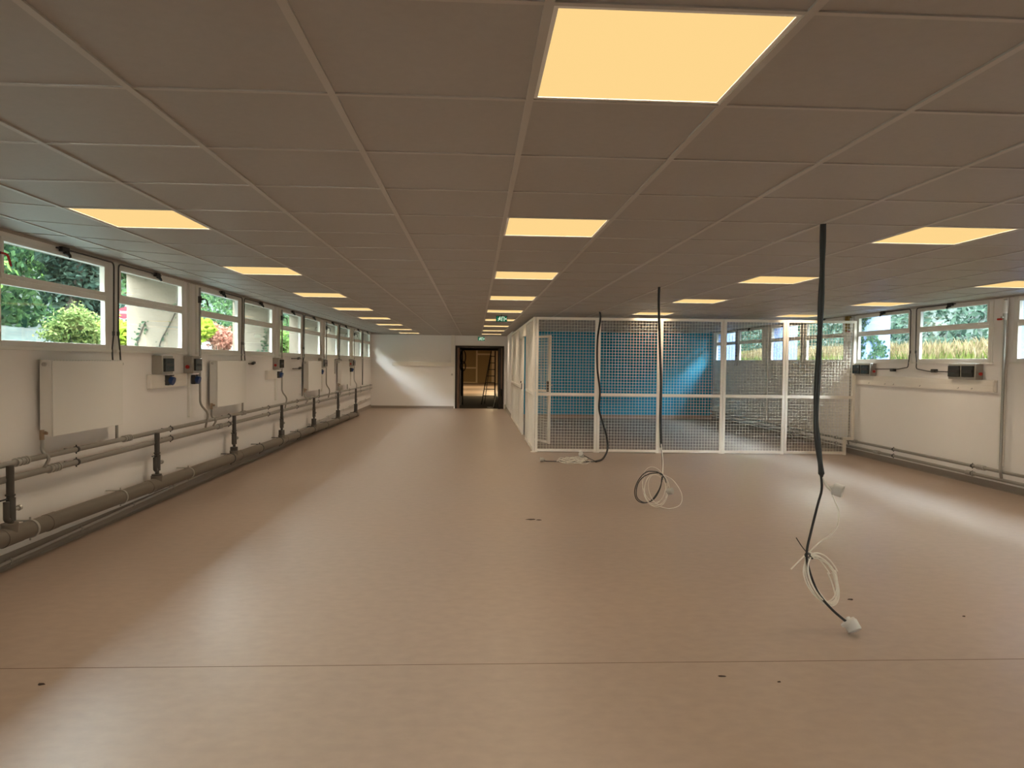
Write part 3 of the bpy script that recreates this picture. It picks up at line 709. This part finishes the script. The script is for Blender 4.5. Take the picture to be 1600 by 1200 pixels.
# ------------------------------------------------------------------ doorway and the rooms beyond
r = sroot('door_1', (.13, YB, 0))
m = MB(); m.box(-.66, -.60, YB-.03, YB+.22, 0, 2.04); m.box(.86, .92, YB-.03, YB+.22, 0, 2.04); m.box(-.60, .86, YB-.03, YB+.22, 1.97, 2.04); m.build('door_frame', M_dkfr, r)
m = MB(); m.box(-.59, -.53, YB+.0, YB+.85, 0, 1.97); m.build('door_leaf', M_brown, r)
m = MB(); m.box(.74, .82, YB-.10, YB+.70, 0, 1.97); m.build('door_leaf', M_dkfr, r)
MB().box(.82, .86, YB-.03, YB+.2, .65, 1.97).build('door_lining', M_brown, r)
MB().box(-.70, -.66, YB-.02, YB, 0, 2.07).build('trim_90', M_white, **ST)
MB().box(-.66, .92, YB-.02, YB, 2.04, 2.07).build('trim_91', M_white, **ST)
MB().box(-6.5, 6.5, 31.9, 52, -.12, 0).build('floor_beyond', M_floor, **ST)
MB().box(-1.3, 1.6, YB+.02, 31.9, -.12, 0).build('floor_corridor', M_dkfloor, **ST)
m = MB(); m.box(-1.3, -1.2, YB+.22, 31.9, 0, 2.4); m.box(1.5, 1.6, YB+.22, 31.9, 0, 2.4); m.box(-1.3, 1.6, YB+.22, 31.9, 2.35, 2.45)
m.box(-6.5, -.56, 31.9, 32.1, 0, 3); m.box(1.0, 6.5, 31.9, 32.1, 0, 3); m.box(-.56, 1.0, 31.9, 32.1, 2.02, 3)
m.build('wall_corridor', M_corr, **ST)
m = MB(); m.box(-6.5, 6.5, 51.8, 52, 0, 3); m.box(-6.6, -6.5, 31.9, 52, 0, 3); m.box(6.5, 6.6, 31.9, 52, 0, 3); m.box(-6.5, 6.5, 31.9, 52, 2.9, 3)
m.build('wall_far', M_farwall, **ST)
m = MB(); m.box(.02, .14, 51.7, 51.8, 0, 2.9); m.box(-1.2, .02, 51.72, 51.8, 1.02, 1.13); m.box(.14, 1.4, 51.72, 51.8, 2.0, 2.12); m.box(-1.2, .02, 51.72, 51.8, 0, .06)
m.build('trim_92', M_beige, **ST)
MB().box(1.15, 1.6, 51.7, 51.8, 0, 2.9).build('trim_93', M_beige, **ST)
for y in (36, 43):
    for x in (-2.5, 1.2):
        t = thing('ceiling_light_panel', 'glowing ceiling panel in the hall beyond the doorway, out of direct sight', 'ceiling light', (x, y, 2.88), 'panels in the hall beyond')
        MB().box(x-.62, x+.62, y-.62, y+.62, 2.885, 2.9).build('frame', M_white, t)
        m = MB(); z = 2.883; m.poly([(x-.6, y-.6, z), (x-.6, y+.6, z), (x+.6, y+.6, z), (x+.6, y-.6, z)]); m.build('diffuser', M_farlight, t)
# ladder
t = thing('step_ladder', 'dark step ladder standing in the corridor beyond the doorway', 'ladder', (.5, 25.8, 0))
A0, A1 = Vector((.22, 25.8, 0)), Vector((.56, 25.95, 1.92)); B0, B1 = Vector((.70, 25.8, 0)), Vector((.70, 25.95, 1.92))
C0 = Vector((.34, 26.3, 0))
m = MB(); m.obox((A0+A1)/2, (A1-A0)/2, (.018, 0, 0), (0, .02, 0)); m.build('stile', M_dkfr, t)
m = MB(); m.obox((B0+B1)/2, (B1-B0)/2, (.024, 0, 0), (0, .02, 0)); m.build('stile', M_dkfr, t)
m = MB(); m.obox((C0+A1)/2, (A1-C0)/2, (.012, 0, 0), (0, .012, 0)); m.build('rear_stile', M_dkfr, t)
for k in range(7):
    f = .16+k*.123; a = A0.lerp(A1, f); b = B0.lerp(B1, f); m = MB(); m.obox((a+b)/2, (b-a)/2, (0, .03, 0), (0, 0, .013)); m.build('rung', M_dkfr, t)
# coiled hose and hanging dark sheet, white sheet
t = thing('coiled_hose', 'black coiled hose hanging on the left side of the corridor', 'hose', (-.45, 25.0, 1.5))
m = MB()
for i in range(3):
    for zc_, b in ((1.68, .23), (1.36, .16)):
        m.tube([(-.44+.09*math.cos(2*math.pi*k/28), 25.0+.03*i, zc_+b*math.sin(2*math.pi*k/28)) for k in range(29)], .018, 8)
m.tube([(-.44, 25.05, 1.3), (-.44, 25.05, .02)], .02, 8); m.build('coil', M_black, t, smooth=True)
m = MB(); m.box(-.56, -.50, 25.08, 25.14, 0, 1.95); m.build('stand', M_white_pipe, t)
t = thing('plastic_sheet', 'crumpled white sheet lying at the right foot of the doorway', 'sheet', (.6, 23.9, 0))
m = MB(); N = 14
random.seed(5)
for i in range(N+1):
    for j in range(N+1):
        u, v = i/N, j/N; h = max(0, (u-.65))*1.5*(.8+.3*math.sin(v*9)) + .015*noise.noise(Vector((u*6, v*6, 0)))+.02
        m.v.append((.40+.30*u, 23.72+.2*v+.04*math.sin(u*7), max(.004, h)))
for i in range(N):
    for j in range(N):
        a = i*(N+1)+j; m.f.append((a, a+N+1, a+N+2, a+1))
o = m.build('sheet', M_paper, t, smooth=True); sm = o.modifiers.new('s', 'SOLIDIFY'); sm.thickness = .004
t = thing('paint_pot', 'small white pot on the floor right of the doorway', 'pot', (.93, YB-.12, 0))
m = MB(); m.tube([(.95, YB-.1, 0), (.95, YB-.1, .14)], [.035, .042], 16); m.build('bucket', M_paper, t, smooth=True)
m = MB(); m.tube([(.95, YB-.1, .14), (.95, YB-.1, .15)], [.045, .045], 16); m.build('rim', M_white, t, smooth=True)

# ------------------------------------------------------------------ scraps on the floor
random.seed(11)
SCR = [(.55, 6.94, .05, 'dark scrap on the floor near the picture centre, left of its pair'), (.63, 6.92, .03, 'dark scrap on the floor near the picture centre, right of its pair'), (1.22, 3.43, .018, 'small dark scrap low right of centre, near the floor seam'),
       (1.48, 3.36, .008, 'tiny black crumb right of the low centre scrap'), (2.47, 4.55, .022, 'dark scrap behind the nearest white coil'), (3.01, 4.23, .012, 'small dark crumb at the far right of the floor'), (-2.01, 3.42, .02, 'small brown scrap near the lower left edge')]
for x, y, r_, lb in SCR:
    t = thing('floor_scrap', lb, 'debris', (x, y, 0), 'dark scraps scattered on the floor')
    m = MB(); pts = [(x+r_*(1+.4*random.uniform(-1, 1))*math.cos(a), y+.4*r_*(1+.5*random.uniform(-1, 1))*math.sin(a)) for a in [k*math.pi/4 for k in range(8)]]
    n = len(m.v); m.v += [(a, b, .0005) for a, b in pts]+[(x+(a-x)*.7, y+(b-y)*.7, .004+.002*random.random()) for a, b in pts]
    for k in range(8): m.f.append((n+k, n+(k+1) % 8, n+8+(k+1) % 8, n+8+k))
    m.f.append(tuple(n+8+k for k in range(8))); m.build('flake', M_debris, t)

# ------------------------------------------------------------------ outside
def grid_ground(name, pts, y0, y1, m_, amp=.05):
    m = MB(); ny = 40; xs_ = pts
    for j in range(ny+1):
        y = y0+(y1-y0)*j/ny
        for x, z in xs_: m.v.append((x, y, z+amp*noise.noise(Vector((x*.5, y*.5, 0)))))
    n = len(xs_)
    for j in range(ny):
        for i in range(n-1):
            a = j*n+i; m.f.append((a, a+1, a+n+1, a+n))
    return m.build(name, m_, smooth=True, **ST)
def gl(x):    # ground height left
    return float(np.interp(-x, [3.4, 4, 6, 9, 11, 12, 15, 20, 30, 50], [.9, .9, 1.3, 1.85, 2.3, 2.9, 6.0, 9.5, 13, 16]))
def gr_(x): 
    return float(np.interp(x, [6.6, 7.3, 8.6, 9.4, 12, 13.2, 16, 20, 30, 40], [1.0, 1.1, 1.55, 1.75, 1.9, 3.6, 7, 10, 13, 15]))
grid_ground('ground_left', [(x, gl(x)) for x in (-50, -40, -30, -24, -20, -18, -16, -15, -14, -13, -12, -11, -10, -9, -8, -7, -6, -5, -4, -3.45)], -6, 70, M_soil)
grid_ground('ground_right', [(x, gr_(x)) for x in (6.66, 7.3, 8, 8.9, 10, 11, 12, 13, 14, 15, 16, 18, 20, 24, 30, 40)], -6, 60, M_soil)
def leaves(n, ctr, rad, size, seed, shell=.55, aspect=.5):
    rg = np.random.default_rng(seed)
    d = rg.normal(size=(n, 3)); d /= np.linalg.norm(d, axis=1)[:, None]
    rr = (shell+(1-shell)*rg.random(n))[:, None]
    lump = 1+.22*np.sin(d[:, :1]*5+seed)*np.cos(d[:, 1:2]*6+seed*2)+.15*np.sin(d[:, 2:3]*9+seed)
    p = np.array(ctr)+d*rr*lump*np.array(rad)
    nn = d*.6+rg.normal(size=(n, 3))*.7+np.array([0, 0, .4]); nn /= np.linalg.norm(nn, axis=1)[:, None]
    a = np.cross(nn, rg.normal(size=(n, 3))); a /= np.linalg.norm(a, axis=1)[:, None]; b = np.cross(nn, a)
    s_ = size*(.6+.8*rg.random(n))[:, None]
    # each leaf is a rhombus folded along the midrib
    v = np.stack([p-a*s_, p+b*s_*aspect+nn*s_*.12, p+a*s_, p-b*s_*aspect+nn*s_*.12], 1).reshape(-1, 3)
    return v
def foliage(name, v, m_, parent):
    k = len(v)//4; me = bpy.data.meshes.new(name); me.from_pydata(v.tolist(), [], [(4*i, 4*i+1, 4*i+2, 4*i+3) for i in range(k)]); me.materials.append(m_)
    o = bpy.data.objects.new(name, me); COL.objects.link(o); o.parent = parent; o.matrix_parent_inverse = Matrix.Translation(-parent.location); return o
def bush(name, label, cat, x, y, g, top, r, n, size, m_, seed, group=None, trunk=True, lobes=4):
    t = thing(name, label, cat, (x, y, g), group)
    rg = random.Random(seed); vs_ = []
    h = top-g; base = g+h*(.12 if h > 3 else .04)
    for k in range(lobes):
        cx = x+r*.45*rg.uniform(-1, 1); cy = y+r*.45*rg.uniform(-1, 1); cz = base+(top-base)*(.25+.5*(k+.5)/lobes)
        vs_.append(leaves(n//lobes, (cx, cy, cz), (r*.75, r*.75, (top-base)*.36), size, seed*7+k, shell=.35))
    foliage('foliage', np.concatenate(vs_), m_, t)
    m = MB(); lean = rg.uniform(-.4, .4)
    if h > 3: m.tube([(x-lean, y, g-.1), (x, y, g+h*.4), (x+lean*.4, y, g+h*.75)], [.16, .12, .05], 10)
    for k in range(4): m.tube([(x, y, g-.05 if h < 3 else g+h*.4), (x+r*.4*math.cos(k*1.6), y+r*.4*math.sin(k*1.6), base+(top-base)*.6)], [.03, .01], 6)
    m.build('trunk', M_bark, t, smooth=True)
    return t
GT = 'trees beyond the left windows'
bush('shrub', 'bright yellow-green shrub outside the first left window', 'shrub', -7.25, 13.4, gl(-7.25), 2.46, .42, 4200, .036, L_bright, 2)
bush('shrub', 'large-leaved yellow-green shrub below the no-entry sign', 'shrub', -6.95, 14.4, gl(-6.95), 2.32, .42, 900, .11, L_yel, 3)
bush('shrub', 'large-leaved yellow-green shrub left of the red hedge', 'shrub', -8.15, 21.3, gl(-8.15), 2.62, .5, 1100, .11, L_yel, 4)
bush('shrub', 'red-leaved hedge outside the third left window', 'hedge', -8.3, 23.6, gl(-8.3), 2.62, .55, 2600, .06, L_red, 5)
bush('shrub', 'small green shrub outside the fifth left window', 'shrub', -8.6, 31.6, gl(-8.6), 3.0, .7, 1600, .1, L_mid, 6)
bush('shrub', 'low green mound of plants outside the fifth left window', 'shrub', -9.0, 34.5, gl(-9), 2.1, 1.0, 1500, .08, L_bright, 7)
TR = [(-11.5, 16.5, 6.2, 2.3, 'dark leafy tree behind the bright shrub', L_dark), (-9.8, 14.5, 4.2, 1.0, 'young dark tree at the left of the bright shrub', L_dark), (-12.5, 20.6, 7.0, 2.3, 'mid green tree right of the bright shrub', L_mid), (-9.6, 12.2, 5.2, 1.3, 'mid green tree at the far left of the first window', L_mid),
      (-8.7, 16.3, 3.3, .75, 'small blue-green bush behind the bright shrub', L_teal),
      (-15, 15.5, 8, 3.2, 'tall dark tree in the second rank behind the first left window', L_dark), (-19, 25, 9, 4.0, 'tall dark tree far beyond the first left window', L_dark), (-22, 41, 10, 4.5, 'dark tree behind the no-entry sign', L_teal),
      (-12.5, 30, 7.5, 2.6, 'dark tree behind the red hedge', L_dark), (-16, 42, 10, 4.0, 'tall dark tree far behind the red hedge', L_mid), (-12.5, 44, 8, 3.0, 'blue-green tree seen through the fifth left window', L_teal), (-14, 10.5, 7, 3.0, 'mid green tree beyond the left edge of the picture', L_mid), (-8.8, 9.9, 4.6, 1.3, 'dark bush beyond the left edge of the first window', L_dark)]
for i, (x, y, top, r_, lb, lm) in enumerate(TR):
    bush('tree', lb, 'tree', x, y, gl(x), max(top, gl(x)+3.5), r_, 7000 if y < 22 else 6000, .085 if y < 22 else .16, lm, 20+i, GT, lobes=7)
# no-entry sign
sxp, syp = -10.98, 23.1
t = thing('no_entry_sign', 'round red no-entry sign with white bar outside the second left window', 'road sign', (sxp, syp, gl(sxp)))
dv = Vector((-sxp, -syp, 0)).normalized(); c = Vector((sxp, syp, 2.93))
MB().cyl((sxp, syp, gl(sxp)-.1), (sxp, syp, 3.12), .035, 12).build('post', M_galv, t, smooth=True)
c = c+dv*.05
MB().cyl(c, c+dv*.02, .222, 36).build('rim', M_signw, t); MB().cyl(c+dv*.02, c+dv*.028, .20, 36).build('disc', M_signred, t)
sdv = dv.cross(Vector((0, 0, 1)))
MB().obox(c+dv*.032, dv*.004, sdv*.145, Vector((0, 0, .034))).build('bar', M_signw, t)
# ivy on the fins
def ivy(label, x, y, pts, seed, n=60, size=.045):
    t = thing('ivy', label, 'climbing plant', (x, y, pts[0][2]))
    MB().tube(smooth_path(pts), .006, 6).build('stem', M_bark, t)
    vs_ = []
    rg = np.random.default_rng(seed); sp_ = smooth_path(pts, 8)
    c = np.array([tuple(sp_[i]) for i in rg.integers(0, len(sp_), n)])+rg.normal(size=(n, 3))*np.array([size*1.6, .004, size*1.6])
    a = rg.normal(size=(n, 3)); a[:, 1] *= .2; a /= np.linalg.norm(a, axis=1)[:, None]; b = np.cross(a, [0, 1, 0]); s_ = size*(.6+.6*rg.random(n))[:, None]
    v = np.stack([c-a*s_, c+b*s_*.8+[0, -.01, 0], c+a*s_, c-b*s_*.8+[0, -.01, 0]], 1).reshape(-1, 3)
    foliage('leaves', v, L_ivy, t)
yf = BAYS[2]+3.34-.012
ivy('small ivy shoot on the pale fin outside the second left window, lower left', -3.9, yf, [(-3.95, yf, 1.6), (-3.93, yf, 1.70), (-3.88, yf, 1.84), (-3.83, yf, 1.95)], 1, 34, .02)
ivy('thin dry ivy stem climbing the pale fin towards the second pillar', -3.75, yf, [(-3.70, yf, 1.6), (-3.65, yf, 1.75), (-3.57, yf, 1.90), (-3.49, yf, 2.08), (-3.46, yf, 2.3)], 2, 26, .012)
yf = BAYS[3]+3.34-.012
ivy('dark ivy shoot on the pale fin outside the fourth left window', -3.5, yf, [(-3.56, yf, 1.6), (-3.52, yf, 1.75), (-3.49, yf, 1.85), (-3.455, yf, 2.1)], 3, 46, .024)
yf = BAYS[3]+3.42-.015
ivy('bushy ivy on the blue-shaded fin outside the right window beside the cage', 6.8, yf, [(6.76, yf, 1.45), (6.74, yf, 1.75), (6.78, yf, 2.0), (6.75, yf, 2.2), (6.85, yf, 2.4)], 4, 150, .026)
ivy('spreading ivy branch low on the same blue-shaded fin', 7.0, yf, [(6.85, yf, 1.5), (6.95, yf, 1.65), (7.05, yf, 1.8), (7.15, yf, 1.75), (7.05, yf, 1.95), (6.9, yf, 2.05)], 5, 230, .028)
# right bank: grass
def blades(n, x0, x1, y0, y1, h0, h1, w, seed):
    rg = np.random.default_rng(seed); x = x0+(x1-x0)*rg.random(n); y = y0+(y1-y0)*rg.random(n)
    z = np.array([gr_(a) for a in x])-.03; h = h0+(h1-h0)*rg.random(n); th = rg.random(n)*6.283
    lean = rg.normal(size=(n, 2))*.18*h[:, None]
    p0 = np.stack([x, y, z], 1); d = np.stack([np.cos(th), np.sin(th), np.zeros(n)], 1)*w*(.6+.8*rg.random(n))[:, None]
    mid = p0+np.stack([lean[:, 0]*.35, lean[:, 1]*.35, h*.6], 1); tip = p0+np.stack([lean[:, 0], lean[:, 1], h], 1)
    return np.stack([p0-d, p0+d, mid+d*.8, tip], 1).reshape(-1, 3)
def grass(name, v, m_):
    k = len(v)//4; me = bpy.data.meshes.new(name); me.from_pydata(v.tolist(), [], [(4*i, 4*i+1, 4*i+2, 4*i+3) for i in range(k)]); me.materials.append(m_)
    o = bpy.data.objects.new(name, me); COL.objects.link(o); return o
def undergrowth(name, hf, x0, x1, y0, y1, n, size, seed, m_, label):
    rg = np.random.default_rng(seed); x = x0+(x1-x0)*rg.random(n); y = y0+(y1-y0)*rg.random(n)
    z = np.array([hf(a) for a in x])+.35*rg.random(n)**2+.1*np.sin(x*3)*np.cos(y*2.3)
    p = np.stack([x, y, z], 1); nn = rg.normal(size=(n, 3))+np.array([-.6*np.sign(x0), -.3, .6]); nn /= np.linalg.norm(nn, axis=1)[:, None]
    a = np.cross(nn, rg.normal(size=(n, 3))); a /= np.linalg.norm(a, axis=1)[:, None]; b = np.cross(nn, a); s_ = size*(.5+.9*rg.random(n))[:, None]
    v = np.stack([p-a*s_, p+b*s_*.5+nn*s_*.1, p+a*s_, p-b*s_*.5+nn*s_*.1], 1).reshape(-1, 3)
    o = grass(name, v, m_); o['kind'] = 'stuff'; o['label'] = label; o['category'] = 'undergrowth'
undergrowth('undergrowth', gl, -22, -10.5, 8, 62, 60000, .13, 71, L_dark, 'dark leafy undergrowth covering the slope beyond the left windows')
undergrowth('undergrowth', gr_, 11.6, 20, 8, 46, 60000, .10, 72, L_teal, 'blue-green undergrowth covering the slope beyond the right windows')
o = grass('bank_grass', blades(34000, 7.7, 11.5, 7, 30, .14, .30, .012, 1), L_grass); o['kind'] = 'stuff'; o['label'] = 'green grass on the bank outside the right windows'; o['category'] = 'grass'
o = grass('dry_grass', blades(6500, 8.7, 9.6, 7, 24, .22, .42, .007, 2), L_dry); o['kind'] = 'stuff'; o['label'] = 'tall dry straw-coloured grass on the bank outside the right windows'; o['category'] = 'grass'
TRR = [(16, 17, 6, 2.6, 'blue-green tree beyond the wide right window', L_teal), (15, 21.5, 6, 2.4, 'blue-green tree between the right windows', L_teal), (19, 25, 8, 3.2, 'mid green tree on the bank beyond the right windows', L_mid), (17, 30, 8, 3.2, 'yellow-green tree beyond the cage windows', L_bright),
       (14, 33, 7, 3.0, 'bright tree at the far end of the right bank', L_yel), (22, 19, 9, 3.6, 'tall dark tree high on the right bank', L_dark), (19, 13.5, 8, 3.0, 'dark tree beyond the right edge of the picture', L_dark), (12.5, 38, 7, 3, 'green tree at the end of the right bank', L_mid)]
for i, (x, y, top, r_, lb, lm) in enumerate(TRR):
    bush('tree', lb, 'tree', x, y, gr_(x), max(top+.5, gr_(x)+3.5), r_, 6000, .16, lm, 60+i, 'trees on the right bank', lobes=7)
